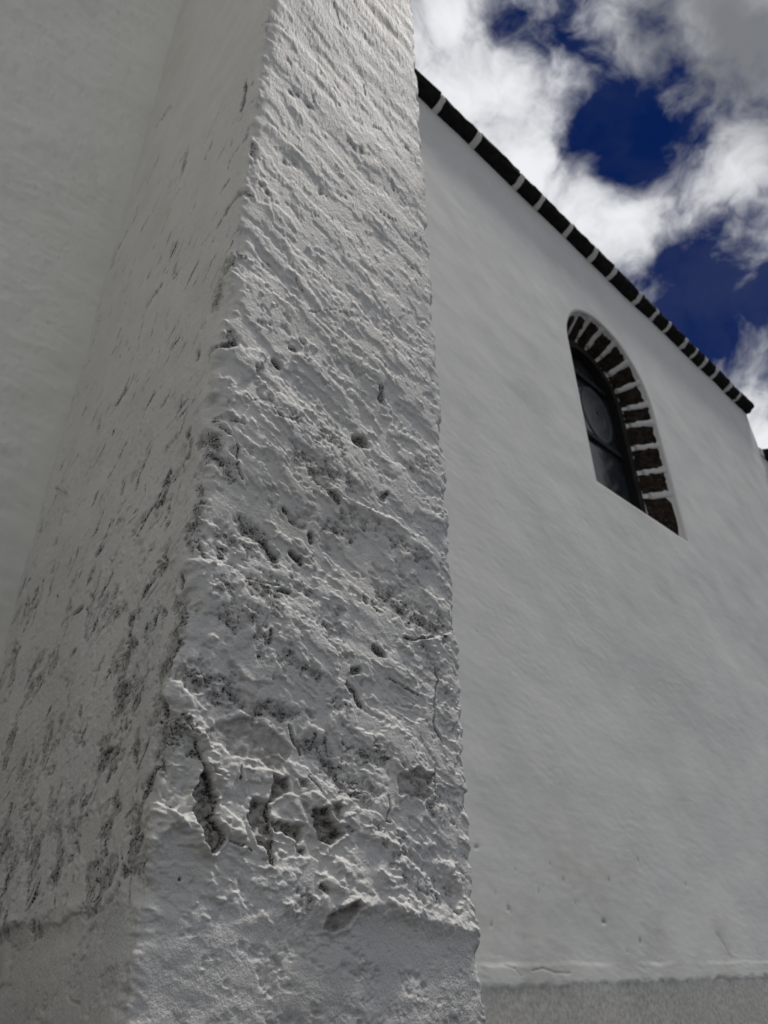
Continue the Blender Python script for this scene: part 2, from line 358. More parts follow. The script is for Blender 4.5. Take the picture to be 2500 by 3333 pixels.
CRACKS = [
(.0038,1,1.155,1.543,1.189,1.531,1.203,1.504,1.203,1.458,1.224,1.433),(.0025,.7,1.431,1.521,1.469,1.514,1.509,1.492),
(.0024,.6,1.205,1.662,1.22,1.657,1.234,1.663),(.0043,.5,1.831,2.645,1.86,2.603),(.0032,.7,1.832,1.781,1.831,1.762,1.856,1.751),
(.0031,.6,1.326,2.171,1.335,2.148,1.357,2.136),(.0024,.6,1.376,2.067,1.454,2.136,1.516,2.168),(.0022,.6,1.219,2.164,1.243,2.159),
(.0044,.9,1.719,1.188,1.752,1.193,1.827,1.219),(.0035,1,1.193,.847,1.212,.812,1.228,.781,1.24,.763),
(.0043,1,1.244,.753,1.24,.727,1.26,.706,1.268,.697,1.258,.682,1.241,.67),(.0053,.9,1.395,.913,1.412,.888,1.428,.867),
(.0034,.6,1.668,1.074,1.707,1.066,1.762,1.048),(.0042,.9,1.826,1.135,1.832,1.106,1.81,1.035,1.807,.988,1.837,.948),(.0019,.8,1.801,.899,1.797,.84),
(.0023,.8,1.652,.812,1.655,.789,1.644,.764,1.655,.76),(.0038,1,1.356,.766,1.359,.735),(.0023,.8,1.363,.715,1.368,.687,1.372,.664),
(.0028,.7,1.343,1.21,1.258,1.194,1.209,1.211),(.0016,.6,1.448,.824,1.467,.813,1.486,.788),(.0019,.7,1.287,.819,1.293,.798),
(.0013,.6,1.275,.697,1.311,.689,1.322,.68),(.0033,.9,.703,1.989,.701,1.937,.683,1.908),(.0047,.9,.106,2.353,.104,2.303),
(.0035,.9,1.025,1.488,1.026,1.457),(.0026,.9,.843,1.534,.845,1.492,.836,1.461,.833,1.437,.794,1.424,.788,1.396,.764,1.377),
(.0022,.9,1.033,.992,1.014,.958),(.005,.9,.252,1.932,.213,1.904),(.0055,.9,.104,1.539,.081,1.516),(.005,.9,-0.036,1.648,-0.029,1.617),
(.0024,.9,.958,1.501,.961,1.478),(.0027,.9,.788,1.544,.794,1.55),(.0018,.9,.705,1.224,.69,1.182),(.002,.9,1.009,1.191,.964,1.165),
(.0017,.9,.921,1.277,.923,1.249),(.0044,.9,.034,2.005,-0.015,1.927),(.002,.9,.738,1.422,.771,1.443),(.002,.9,1.21,.813,1.229,.786,1.239,.761),
(.0038,.9,.47,.963,.462,.906),(.0035,.9,.56,.945,.583,.899,.555,.87),(.003,.9,1.002,.861,.993,.818,.976,.799),(.0021,.9,1.056,.899,1.063,.869),
(.0027,.9,1.087,.788,1.085,.742),(.0026,.9,.956,.769,.939,.733,.925,.69),(.0025,.9,.468,.898,.444,.853),(.0021,.9,.864,.652,.862,.642),
(.0022,.9,.794,.639,.814,.602),(.0019,.9,.648,.658,.677,.617),(.0011,.9,.999,.627,1.011,.6),(.0014,.9,1.087,.627,1.091,.596),
(.0014,.9,.918,.464,.959,.461,.981,.44),(.0031,.9,1.033,.714,1.031,.679,1.049,.649),(.0029,.9,.321,1.068,.28,1.016),(.001,.9,1.191,.629,1.192,.627),
(.0034,.8,1.624,3.278,1.683,3.318),(.0029,.8,1.628,2.786,1.675,2.783,1.744,2.807),(.0032,.8,1.836,2.811,1.888,2.816,1.913,2.79),
(.0029,.8,1.793,2.621,1.855,2.613),(.0044,.8,1.096,3.395,1.138,3.377),(.0024,.8,1.375,2.505,1.397,2.511),(.0026,.8,1.587,3.531,1.595,3.458),
(.0024,.8,1.714,3.016,1.735,2.986,1.764,2.998),(.0016,.8,1.254,2.366,1.259,2.355),(.0034,.8,1.019,2.654,1.013,2.635),(.003,.8,1.52,4.124,1.553,4.087),
(.0037,.8,1.415,3.934,1.456,3.809,1.501,3.84),(.0065,.8,.397,2.358,.362,2.322),(.005,.8,.415,2.259,.418,2.198),(.0045,.8,.68,2.242,.662,2.167),
(.0031,.8,.714,2.023,.676,1.933),(.0056,.8,.349,2.562,.317,2.492),(.0029,.8,.85,1.997,.807,1.929),(.0028,.8,.903,2.029,.902,1.972),
(.0084,.8,.301,3.933,.133,3.964),(.0031,.8,.736,2.059,.751,2.011),(.0057,.8,.94,3.277,.925,3.223),
]
HOLES = [
(.0073,1,1.142,1.792,1.166,1.812),(.0068,1,1.305,1.301,1.315,1.292,1.332,1.268),(.0131,1,1.284,1.822,1.292,1.818),(.0186,1,1.568,1.717,1.59,1.724),
(.012,.5,1.655,1.954,1.655,1.911),(.0086,1,1.429,1.367,1.431,1.356),(.0108,1,1.377,1.299,1.399,1.294),(.0055,1,1.425,1.522,1.434,1.518),
(.0088,.7,1.476,1.502,1.503,1.493),(.0061,.7,1.366,1.381,1.378,1.379),(.005,.8,1.345,1.407,1.353,1.402),(.0057,.8,1.356,1.949,1.372,1.945),
(.0062,.7,1.325,1.899,1.344,1.901),(.0084,.6,1.668,1.586,1.649,1.561),(.0056,.8,1.327,1.095,1.329,1.074),
(.0074,.8,1.544,1.035,1.569,1.019,1.583,.995),(.0088,.9,1.554,1.064,1.573,1.072),(.0101,.9,1.627,1.135,1.648,1.129),(.0042,1,1.341,1.195,1.375,1.201),
(.0103,1,1.386,1.297,1.402,1.289),(.0056,.7,1.478,.629,1.489,.623),(.0069,1,.67,1.443,.661,1.424,.621,1.414),(.0034,1,1.146,1.236,1.16,1.209),
(.006,1,.597,1.273,.552,1.271),(.0037,1,1.115,1.165,1.117,1.141),(.0041,1,.904,1.122,.906,1.09),(.0045,1,.633,1.26,.64,1.246),
(.0046,1,.382,1.383,.381,1.364),(.0123,1,.412,.83,.422,.813),(.0081,1,1.05,.646,1.067,.638),(.0044,1,.853,.703,.866,.68),
(.005,1,1.106,.911,1.114,.892),(.0047,1,.875,.865,.915,.87),(.0082,1,1.062,2.112,1.046,2.101),(.0055,1,1.046,2.101,1.027,2.076),
(.0079,1,.77,2.35,.752,2.353),(.0088,1,1.041,3.085,1.047,2.907),
]
PEELS = [
(0,1,1.215,.81,1.231,.78,1.242,.761,1.239,.743,1.244,.724,1.261,.706,1.267,.697,1.258,.682,1.238,.67,1.207,.708,1.199,.738,1.207,.779),
(0,.8,1.326,.769,1.356,.764,1.363,.735,1.361,.707,1.375,.664,1.358,.679,1.336,.693,1.308,.738,1.314,.759),
(0,.8,1.358,.812,1.385,.82,1.404,.804,1.404,.791,1.377,.777,1.356,.764),
(0,.9,1.364,.736,1.391,.732,1.424,.737,1.445,.731,1.442,.71,1.424,.698,1.404,.71,1.382,.713,1.367,.715),
(0,1,1.461,.761,1.487,.768,1.507,.75,1.525,.738,1.534,.725,1.513,.713,1.502,.701,1.481,.704,1.465,.729),
(0,.6,1.496,.779,1.523,.788,1.53,.774,1.527,.756,1.512,.762),(0,.5,1.42,.82,1.443,.812,1.446,.805,1.429,.805),
(0,.6,1.218,.813,1.233,.805,1.25,.806,1.254,.797,1.236,.797),(0,.7,1.416,.697,1.443,.689,1.436,.678,1.419,.687),
(0,.35,1.678,.86,1.738,.876,1.799,.872,1.793,.827,1.728,.816,1.684,.821),
(0,.35,1.251,.901,1.309,.914,1.368,.892,1.404,.877,1.401,.831,1.362,.821,1.328,.838,1.285,.836,1.241,.855,1.206,.857,1.209,.871),
(0,.9,1.485,.568,1.49,.587,1.535,.598,1.573,.607,1.551,.582,1.542,.573,1.514,.566),
]
RAISED = [
(.013,.16,1.093,1.166,1.108,1.187,1.143,1.2,1.168,1.199,1.209,1.211,1.258,1.193,1.319,1.197,1.318,1.13,1.274,1.044,1.188,.993,1.135,1.042,1.104,1.115),
(.01,.14,1.114,1.759,1.133,1.77,1.176,1.802,1.222,1.824,1.259,1.821,1.23,1.741,1.179,1.672,1.14,1.582,1.115,1.624),
(.006,0,1.209,.837,1.242,.851,1.285,.836,1.291,.802,1.272,.767,1.24,.783,1.217,.813),
(.006,0,1.292,.82,1.362,.825,1.36,.814,1.356,.768,1.326,.771,1.302,.774,1.293,.798),
(.005,0,1.404,.787,1.462,.798,1.486,.783,1.457,.767,1.448,.731,1.413,.741,1.389,.759),
(.008,0,1.247,.751,1.264,.749,1.303,.717,1.31,.698,1.27,.703,1.25,.724),
(.006,.05,1.415,.893,1.437,.931,1.481,.919,1.494,.904,1.445,.884,1.428,.867),
(.006,.05,1.458,1.482,1.488,1.535,1.543,1.519,1.692,1.513,1.791,1.487,1.641,1.492,1.536,1.492),
(.01,.08,1.748,1.181,1.779,1.212,1.823,1.217,1.908,1.257,1.93,1.199,1.921,1.107,1.826,1.141,1.776,1.154),
(.007,.06,1.105,.906,1.108,.941,1.12,.96,1.154,.948,1.184,.91,1.178,.883,1.141,.876),
(.006,.06,1.145,2.391,1.157,2.412,1.179,2.379,1.244,2.422,1.307,2.402,1.353,2.315,1.284,2.287,1.187,2.293,1.143,2.277),
(.006,.06,1.128,3.343,1.144,3.38,1.242,3.38,1.277,3.33,1.402,3.293,1.34,3.215,1.215,3.236,1.142,3.265),
(.005,.05,1.165,2.748,1.183,2.785,1.272,2.762,1.399,2.729,1.483,2.708,1.46,2.671,1.312,2.648,1.204,2.658),
(.005,.05,1.443,3.251,1.558,3.393,1.646,3.323,1.69,3.327,1.624,3.278,1.525,3.201),
(.008,.06,1.111,.722,1.128,.746,1.163,.734,1.212,.705,1.241,.67,1.274,.665,1.198,.649,1.137,.655)]

# ------------------------------------------------------------------ ground
def ground():
    bm = bmesh.new()
    bmesh.ops.create_grid(bm, x_segments=60, y_segments=60, size=1500)
    me = bpy.data.meshes.new('ground'); bm.to_mesh(me); bm.free()
    o = link('ground', me, M_GROUND); tag(o, kind='structure')
ground()

church = empty('church', (0, W, 0))
tag(church, 'whitewashed church wall with a buttress, an arched window and dark stone eaves', 'church')
def part(o):
    """parent to the church, keeping the place"""
    o.parent = church; o.matrix_parent_inverse = Matrix.Translation((0, -W, 0)); return o

# ------------------------------------------------------------------ church wall
WX0, WX1, WTOP = -8.0, 9.135, 6.99
CX, RAD, SPRING, SILL = 5.245, 0.725, 5.28, 3.755      # window opening
def outline_hit(px, pz, r=RAD):
    """point of the opening's outline in the direction of (px, pz) from the window centre"""
    cx, cz = CX, 4.9
    dx, dz = px-cx, pz-cz
    best = None
    if dz < 0:
        k = (SILL-cz)/dz
        if abs(dx*k) <= r+1e-6: best = k
    if best is None and abs(dx) > 1e-9:
        k = r/abs(dx)
        if SILL-1e-6 <= cz+dz*k <= SPRING: best = k
    if best is None:
        oz = cz-SPRING
        a = dx*dx+dz*dz; b = 2*oz*dz; c = oz*oz-r*r
        best = (-b+math.sqrt(b*b-4*a*c))/(2*a)
    return cx+dx*best, cz+dz*best
RX0, RX1 = CX-0.9, CX+0.9
RZ0, RZ1 = 4.9-0.9*(4.9-SILL)/RAD, 6.35

WPITS = [(1655,2910,5)]
def wall_height(x, z):
    a = x*0.97+z*-0.24; b = x*0.24+z*0.97
    h = 0.011*fbm(x*0.9+3, z*0.9, 3, 40) + 0.0013*fbm(a*2.5, b*6, 4, 50, 0.5) + 0.0005*fbm(a*14, b*40, 3, 60)
    rough = ss(-0.05, 0.35, fbm(x*1.4, z*1.6, 3, 70))
    h = h + rough*0.0007*(1-2*np.abs(fbm(a*8, b*34, 3, 75)))
    h = h*(1+2.5*ss(0.8, 0.4, x))+ss(0.8, 0.4, x)*(0.008*fbm(a*6, b*13, 5, 78, 0.6)+0.003*np.floor(2.2*fbm(a*3, b*7, 6, 79, 0.62)))
    # lower band stands proud; the roughcast starts under it
    edge = 0.517+0.010*fbm(x*4, z*0, 5, 80)
    h = h+0.006*0.5*ss(edge+0.006, edge-0.018, z)*np.clip(0.45+1.8*fbm(x*1.9, z*0, 4, 83), 0.05, 1.4)
    raw = ss(0.012, -0.020, z-(0.436+0.022*fbm(x*7, z*9, 5, 90, 0.6)))
    h = h+raw*(0.0020*fbm(x*14, z*14, 2, 95)-0.003)
    dirt_shade = np.zeros_like(h)
    r2 = np.random.RandomState(11)
    spots = [(2.93,.72,.012),(2.80,.66,.009),(3.02,.61,.011),(3.68,.69,.016),(3.99,.61,.010),(3.55,.80,.010),(3.37,.86,.009),(3.78,.88,.010),
             (3.28,.93,.008),(3.85,.56,.007),(2.74,.96,.014),(3.45,.76,.008),(4.1,1.0,.010),(4.6,.9,.010),(3.20,.83,.007),(3.0,.88,.007)]
    for k in range(34): spots.append((1.6+7*r2.rand()**1.5, 0.6+3.5*r2.rand()**1.6, 0.003+0.006*r2.rand()))
    for k in range(14): spots.append((-1.2+1.8*r2.rand(), 1.2+3.4*r2.rand(), 0.005+0.009*r2.rand()))
    for sx, sz, sr in spots:
        th_ = r2.rand()*3.1; e_ = 1.1+1.4*r2.rand()
        c_, s_ = math.cos(th_), math.sin(th_)
        near_ = (np.abs(x-sx) < 0.1) & (np.abs(z-sz) < 0.1)
        if not near_.any(): continue
        d = np.hypot((x-sx)*c_+(z-sz)*s_, (-(x-sx)*s_+(z-sz)*c_)*e_)+np.where(near_, sr*0.9*pn(x/sr*0.8, z/sr*0.8, 3), 0)
        m = ss(1.5*sr, 0.5*sr, d)
        h = h-m*sr*0.35; dirt_shade = np.maximum(dirt_shade, m*(0.45 if sz < 1.2 else 0.22))
    # a crack rising from the band, and a scrape
    for pts, w in (([(4.86,.66),(4.93,.60),(4.97,.53)], .014), ([(3.05,.487),(3.13,.497),(3.22,.478),(3.33,.476)], .006), ([(2.86,.51),(2.93,.497),(2.97,.47)], .005)):
        for (x0, z0), (x1, z1) in zip(pts, pts[1:]):
            tt = np.clip(((x-x0)*(x1-x0)+(z-z0)*(z1-z0))/((x1-x0)**2+(z1-z0)**2), 0, 1)
            d = np.hypot(x-x0-tt*(x1-x0), z-z0-tt*(z1-z0))
            m = ss(w, w*0.4, d); h = h-0.0012*m; dirt_shade = np.maximum(dirt_shade, 0.25*m)
    return h, dirt_shade, raw

def build_wall():
    def seg(a, b, n): return list(np.linspace(a, b, n, endpoint=False))
    xs = np.array(seg(WX0, -1.4, 40)+seg(-1.4, 0.58, 300)+seg(0.58, 1.42, 20)+seg(1.42, RX0, 300)+seg(RX0, RX1, 110)+seg(RX1, WX1, 120)+[WX1])
    zs = np.array(seg(0, 0.42, 8)+seg(0.42, 0.56, 32)+seg(0.56, RZ0, 270)+seg(RZ0, RZ1, 150)+seg(RZ1, WTOP, 30)+[WTOP])
    X, Z = np.meshgrid(xs, zs)
    nr, nc = X.shape
    q = grid_quads(nr, nc)
    cxm = X.ravel()[q].mean(1); czm = Z.ravel()[q].mean(1)
    q = q[~((cxm > RX0) & (cxm < RX1) & (czm > RZ0) & (czm < RZ1))]
    V = [np.stack([X.ravel(), Z.ravel()], 1)]
    # ring between the rectangle and the window opening
    ix0, ix1 = np.argmin(abs(xs-RX0)), np.argmin(abs(xs-RX1)); iz0, iz1 = np.argmin(abs(zs-RZ0)), np.argmin(abs(zs-RZ1))
    loop = [(iz0, i) for i in range(ix0, ix1)]+[(i, ix1) for i in range(iz0, iz1)]+[(iz1, i) for i in range(ix1, ix0, -1)]+[(i, ix0) for i in range(iz1, iz0, -1)]
    outer = np.array([r*nc+c for r, c in loop], dtype=np.int32)
    O = np.array([(xs[c], zs[r]) for r, c in loop])
    I = np.array([outline_hit(*p) for p in O])
    NR = 40
    base = nr*nc; n = len(loop); rings = [outer]
    for k in range(1, NR+1):
        V.append(O+(I-O)*(k/NR)); rings.append(np.arange(base, base+n, dtype=np.int32)); base += n
    quads = [q]
    for a, b in zip(rings, rings[1:]):
        quads.append(np.stack([a, np.roll(a, -1), np.roll(b, -1), b], 1))
    P2 = np.concatenate(V)
    x, z = P2[:, 0], P2[:, 1]
    h, dirt_shade, raw = wall_height(x, z)
    # the plaster round the opening: softened, slightly wavy arris
    dz = z-SPRING
    rr = np.where(z > SPRING, np.hypot(x-CX, dz)-RAD, np.maximum(np.abs(x-CX)-RAD, SILL-z))
    near = ss(0.10, 0.0, rr)
    h = h*(1-0.8*near)-0.012*ss(0.022, 0.0, rr)**2
    V3 = np.stack([x, W-h, z], 1)
    last = rings[-1]; last_xyz = V3[last].copy()
    extra, eq = [], []
    prev = last
    cen = np.array([CX, 0, 4.9])
    for dep, off in ((0.016, 0.006), (0.045, 0.004), (0.26, -0.145)):
        p = last_xyz.copy(); p[:, 1] = W+dep
        dirv = np.stack([p[:, 0]-CX, np.where(p[:, 2] > SPRING, p[:, 2]-SPRING, 0)], 1)
        ln = np.maximum(np.hypot(dirv[:, 0], dirv[:, 1]), 1e-6)
        p[:, 0] += dirv[:, 0]/ln*(off-0.006); p[:, 2] += dirv[:, 1]/ln*(off-0.006)
        extra.append(p); ids = np.arange(base, base+n, dtype=np.int32); base += n
        eq.append(np.stack([prev, np.roll(prev, -1), np.roll(ids, -1), ids], 1)); prev = ids
    # gable ends, back and a closed top, so that the wall has the thickness of a building
    yb = W+7.0
    box = np.array([(WX1, W, 0), (WX1, yb, 0), (WX1, yb, WTOP), (WX1, W, WTOP), (WX0, W, 0), (WX0, yb, 0), (WX0, yb, WTOP), (WX0, W, WTOP)])
    bq = np.array([(0, 1, 2, 3), (5, 4, 7, 6), (1, 5, 6, 2), (3, 2, 6, 7)], dtype=np.int32)+base
    Vall = np.concatenate([V3]+extra+[box]); Q = np.concatenate(quads+eq+[bq])
    pad = len(Vall)-len(x)
    at = {'dirt_shade': np.concatenate([dirt_shade, np.zeros(pad)]), 'raw': np.concatenate([raw, np.zeros(pad)])}
    o = part(link('wall', np_mesh('wall', Vall, Q, True, at), M_WALL))
    tag(o, 'smooth whitewashed plaster wall with a bare grey roughcast foot')
build_wall()

# ------------------------------------------------------------------ buttress
TC = W-B                      # perimeter coordinate of the corner: 0 at the wall, growing along the left face, then the front
TR = TC+(XR-XC)
def polyline_dist(t, z, pts):
    best = None
    if len(pts) == 1: return np.hypot(t-pts[0][0], z-pts[0][1])
    for (x0, z0), (x1, z1) in zip(pts, pts[1:]):
        l2 = max((x1-x0)**2+(z1-z0)**2, 1e-9)
        k = np.clip(((t-x0)*(x1-x0)+(z-z0)*(z1-z0))/l2, 0, 1)
        d = np.hypot(t-x0-k*(x1-x0), z-z0-k*(z1-z0))
        best = d if best is None else np.minimum(best, d)
    return best
def poly_sd(t, z, pts):
    d = polyline_dist(t, z, pts+pts[:1])
    ins = np.zeros(t.shape, bool)
    for (x0, z0), (x1, z1) in zip(pts, pts[1:]+pts[:1]):
        c = (z0 > z) != (z1 > z)
        with np.errstate(divide='ignore', invalid='ignore'):
            ins ^= c & (t < (x1-x0)*(z-z0)/(z1-z0+1e-12)+x0)
    return np.where(ins, d, -d)
def pairs(v): return list(zip(v[0::2], v[1::2]))

def build_buttress():
    TOPZ = 6.4
    L = 1-np.linspace(1, 0, 300, endpoint=False)**1.0
    ts = np.concatenate([np.linspace(-0.06, TC-0.45, 170, endpoint=False), np.linspace(TC-0.45, TC-0.02, 190, endpoint=False), np.linspace(TC-0.02, TC+0.02, 30, endpoint=False),
                         np.linspace(TC+0.02, TR-0.02, 375, endpoint=False), np.linspace(TR-0.02, TR+0.02, 22, endpoint=False), np.linspace(TR+0.02, TR+0.09, 26, endpoint=False), np.linspace(TR+0.09, TR+TC+0.05, 14)])
    th = np.linspace(math.atan((0.36-CAM_Z)/1.3), math.atan((TOPZ-CAM_Z)/1.3), 1130)
    zs = np.concatenate([np.linspace(-0.02, 0.36, 10, endpoint=False), CAM_Z+1.3*np.tan(th)])
    # filleted path of the perimeter
    sig = 0.007
    tf = np.linspace(ts[0], ts[-1], 20000)
    def turn(c): return 0.5*(1+np.tanh((tf-c)/sig))
    phi = -np.pi/2+np.pi/2*(turn(TC)+turn(TR))       # heading: out of the wall (-Y), along it (+X), back (+Y)
    dt = tf[1]-tf[0]
    px = np.cumsum(np.cos(phi))*dt; py = np.cumsum(np.sin(phi))*dt
    px += XC-px[0]; k = np.argmin(abs(tf-(TC+TR)/2)); py += B-py[k]
    bx, by = np.interp(ts, tf, px), np.interp(ts, tf, py); ph = np.interp(ts, tf, phi)
    nx, ny = np.sin(ph), -np.cos(ph)
    T, Z = np.meshgrid(ts.astype(np.float32), zs.astype(np.float32))
    left = ss(TC+0.006, TC-0.012, T)
    lowf = fbm(T*1.7+5, Z*1.7, 2, 3)
    # stroke coordinates: trowel marks run down to the right on the front, down to the wall on the left face
    w1 = 0.035*fbm(T*4, Z*4, 3, 6); w2 = 0.035*fbm(T*4+9, Z*4, 3, 9)
    aF = T*0.93-Z*0.37+w1; bF = T*0.37+Z*0.93+w2
    aL = T*0.62+Z*0.78+w1; bL = T*-0.78+Z*0.62+w2
    a = np.where(left > 0.5, aL, aF); b = np.where(left > 0.5, bL, bF)
    h = 0.014*fbm(T*2.4, Z*2.1, 3, 12)+0.0032*fbm(a*5, b*9, 3, 15)*(1-0.5*left)
    zone = fbm(T*3.4, Z*3.0, 3, 20)                     # where the plaster was raked rough, and where it was floated smooth
    rough = ss(0.14, 0.34, zone)*(1-0.8*left)
    up = ss(1.7, 2.7, Z)                                # longer, straighter strokes higher up
    st = fbm(a*3.0, b*30, 4, 25, 0.6)
    long_ = ss(0.0, 0.25, fbm(a*2.0+4, b*6.0, 3, 28))    # strokes come in sheaves
    h = h+(0.0002+0.0030*rough+0.0020*up*long_*(1-left))*st
    rg_ = fbm(a*15, b*40, 4, 29, 0.6)
    h = h+0.0042*rough*(0.35-np.abs(rg_))*(1-0.4*left)
    st3 = fbm(a*4+8, b*55, 3, 30)
    h = h+0.0006*long_*st3*(1-0.6*left)
    lump = fbm(a*13, b*24, 3, 31)
    lm = np.maximum(ss(-0.1, 0.3, fbm(T*4.1+7, Z*4.4, 2, 32)), 3.0*np.exp(-((T-1.70)/0.14)**2-((Z-0.69)/0.09)**2))
    h = h+0.0032*lm*lump*(1-0.6*left)*ss(2.4, 1.2, Z)
    # coats of limewash that have come off in plates: terraces with sharp, ragged edges
    q = (fbm(a*2.8, b*5.6, 6, 33, 0.64)+0.10*fbm(T*60, Z*60, 2, 37))*2.1
    fr = q-np.floor(q)
    h = h+0.0052*(np.floor(q)+ss(0.0, 0.030, fr)+0.10*np.exp(-((fr-0.05)/0.045)**2))*(1-0.45*left)
    q2 = (fbm(a*5.5+3, b*13.0, 5, 43, 0.66))*1.3+0.5
    fr2 = q2-np.floor(q2)
    on = ss(-0.1, 0.2, fbm(T*3.0+2, Z*2.6, 2, 46))
    h = h+0.0032*on*(1-0.5*up)*(np.floor(q2)+ss(0, 0.03, fr2)+0.06*np.exp(-((fr2-0.06)/0.05)**2))*(1-0.5*left)
    h = h+0.00075*fbm(T*75, Z*75, 2, 48)*(0.6+rough)
    lipz = np.interp(ts, [0.0, 1.0, 1.15, 1.44, 1.51, 1.80, 2.3], [0.57, 0.59, 0.59, 0.60, 0.60, 0.585, 0.58]).astype(np.float32)[None, :]
    floated = ss(lipz+0.01, lipz-0.04, Z)*ss(0.30, 0.40, Z)
    flo2 = np.exp(-((T-1.19)/0.05)**2-((Z-0.62)/0.06)**2)
    h = h*(1-0.86*np.maximum(floated, flo2))+0.006*np.maximum(floated, flo2)*fbm(T*6, Z*9, 3, 51)
    h = h*(1.02-0.50*up)*(1-0.60*np.exp(-((T-TR-0.005)/0.030)**2))
    # broken arrises
    teeth = ss(0.05, 0.6, np.abs(fbm(aF*9, bF*20, 4, 52, 0.6)))
    for c in (TC, TR):
        wc = np.exp(-((T-c)/0.020)**2)
        h = h-wc*(0.002+0.006*teeth+0.022*ss(0.1, 0.7, np.abs(fbm(Z*6+c, T*3, 4, 55, 0.6))))
    dirt_shade = np.zeros_like(h); bare = np.zeros_like(h)
    rag1 = 0.0075*fbm(T*22, Z*22, 4, 58, 0.62); rag2 = 0.0075*fbm(T*22+7, Z*22, 4, 61, 0.62)
    Tw, Zw = T+rag1, Z+rag2
    def window(pts, pad):
        v = np.array(pts)
        i0, i1 = np.searchsorted(ts, v[:, 0].min()-pad), np.searchsorted(ts, v[:, 0].max()+pad)
        j0, j1 = np.searchsorted(zs, v[:, 1].min()-pad), np.searchsorted(zs, v[:, 1].max()+pad)
        return np.s_[max(j0-1, 0):j1+1, max(i0-1, 0):i1+1]
    # proud plates and lumps
    for r in RAISED:
        H, zl, pts = r[0], r[1], pairs(r[2:])
        s = window(pts, 0.02)
        sd = poly_sd(Tw[s], Zw[s], pts)
        m = ss(-0.001, 0.004, sd)
        if zl > 0:
            zt = max(p[1] for p in pts); m = m*ss(zt-zl*1.3, zt-0.3*zl, Z[s])
        h[s] += H*m
    # soft built-up ridges of plaster
    for H, wd, pts in ((0.012, 0.013, [(1.138, .663), (1.151, .721), (1.201, .701), (1.236, .670)]), (0.007, 0.018, [(1.50, .640), (1.53, .615), (1.62, .618), (1.72, .604), (1.81, .583), (1.90, .580)]),
                       (0.008, 0.012, [(1.60, .74), (1.68, .70), (1.75, .66)]), (0.007, 0.010, [(1.50, .70), (1.53, .66), (1.58, .64)]), (0.008, 0.014, [(1.74, .76), (1.80, .70), (1.87, .66)]),
                       (0.007, 0.012, [(1.10, .93), (1.15, .90), (1.20, .86)]), (0.007, 0.010, [(1.15, .985), (1.22, .95), (1.29, .91)]), (0.006, 0.010, [(1.16, .88), (1.22, .85), (1.30, .80)])):
        s = window(pts, 0.05)
        d = polyline_dist(T[s]+2*rag1[s], Z[s]+2*rag2[s], pts)
        h[s] += H*np.exp(-(d/wd)**2)*(0.8+0.9*fbm(T[s]*30, Z[s]*30, 3, 62))
    # fallen patches
    for r in PEELS:
        st_, pts = r[1], pairs(r[2:])
        s = window(pts, 0.025)
        sd = poly_sd(T[s]+1.7*rag1[s], Z[s]+1.7*rag2[s], pts)
        m = ss(-0.0012, 0.0018, sd)
        rough_in = fbm(T[s]*60, Z[s]*60, 3, 64)
        h[s] += -0.016*st_*m*(0.75+0.6*rough_in)+0.005*st_*np.exp(-((sd+0.005)/0.005)**2)
        bare[s] = np.maximum(bare[s], m*min(1, 0.35+0.6*st_))
        rim = np.exp(-np.maximum(sd, 0)/0.009)*m  # edge shadow painted into the colour together with the dirt
        dirt_shade[s] = np.maximum(dirt_shade[s], m*st_*np.clip(0.06+0.60*ss(0.05, 0.5, rough_in+0.2)+1.0*rim*ss(-.4, .2, rough_in), 0, 1.3))
    # worm-eaten, lichened patches
    por = np.zeros_like(h)
    for r in PORES:
        w, st_, pts = r[0]*0.80, r[1], pairs(r[2:])
        s = window(pts, w*2.6+0.02)
        d = polyline_dist(T[s]+2.2*rag1[s], Z[s]+2.2*rag2[s], pts)/w
        por[s] = np.maximum(por[s], st_*ss(2.3, 0.1, d))
    nat = ss(0.10, 0.50, fbm(np.where(left > 0.5, a*7, a*4), b*9, 5, 70, 0.62))*0.40*ss(2.9, 0.9, Z)*(1+1.1*left*ss(1.7, 0.8, Z))   # a few more of the same, thinning out upwards
    por = np.maximum(por, nat)
    brk = fbm(T*30, Z*30, 4, 73, 0.65)
    pe = ss(0.22, 0.52, por*1.05+0.50*brk)
    pn1 = fbm(T*95, Z*95, 3, 76, 0.75); pn2 = fbm(a*40, b*105, 3, 80, 0.75)
    pit = np.maximum((0.75+0.25*left)*ss(0.16, 0.46, pn1), (1-0.5*left)*ss(0.10, 0.42, pn2))*ss(-0.45, 0.25, fbm(T*48, Z*48, 2, 83))
    h = h-pe*(0.0022+0.0042*pit+0.002*np.abs(brk))
    dirt_shade = np.maximum(dirt_shade, pe*np.clip(0.06+0.75*ss(-.15, .45, brk)*por+1.5*pit*(0.3+0.7*ss(0.15, .7, por)), 0, 1.5))
    stain = np.clip(ss(0.25, 0.95, por+0.5*brk)*(0.15+0.5*por), 0, 0.7)
    # slits between trowel strokes on the left face
    sl = np.maximum(ss(0.46, 0.54, fbm(a*8+0.8*pn(T*9,Z*9,86), b*62, 2, 82)), ss(0.46, 0.53, fbm(a*6+4, b*30+0.9*pn(T*12,Z*7,81), 3, 85)))*ss(-0.15, 0.2, fbm(T*6, Z*5, 2, 84))*ss(-0.3, 0.8, 3.3-Z)
    sl = sl*(0.10+0.90*left)*ss(0.5, 0.62, Z)
    h = h-0.004*sl; dirt_shade = np.maximum(dirt_shade, 1.3*sl)
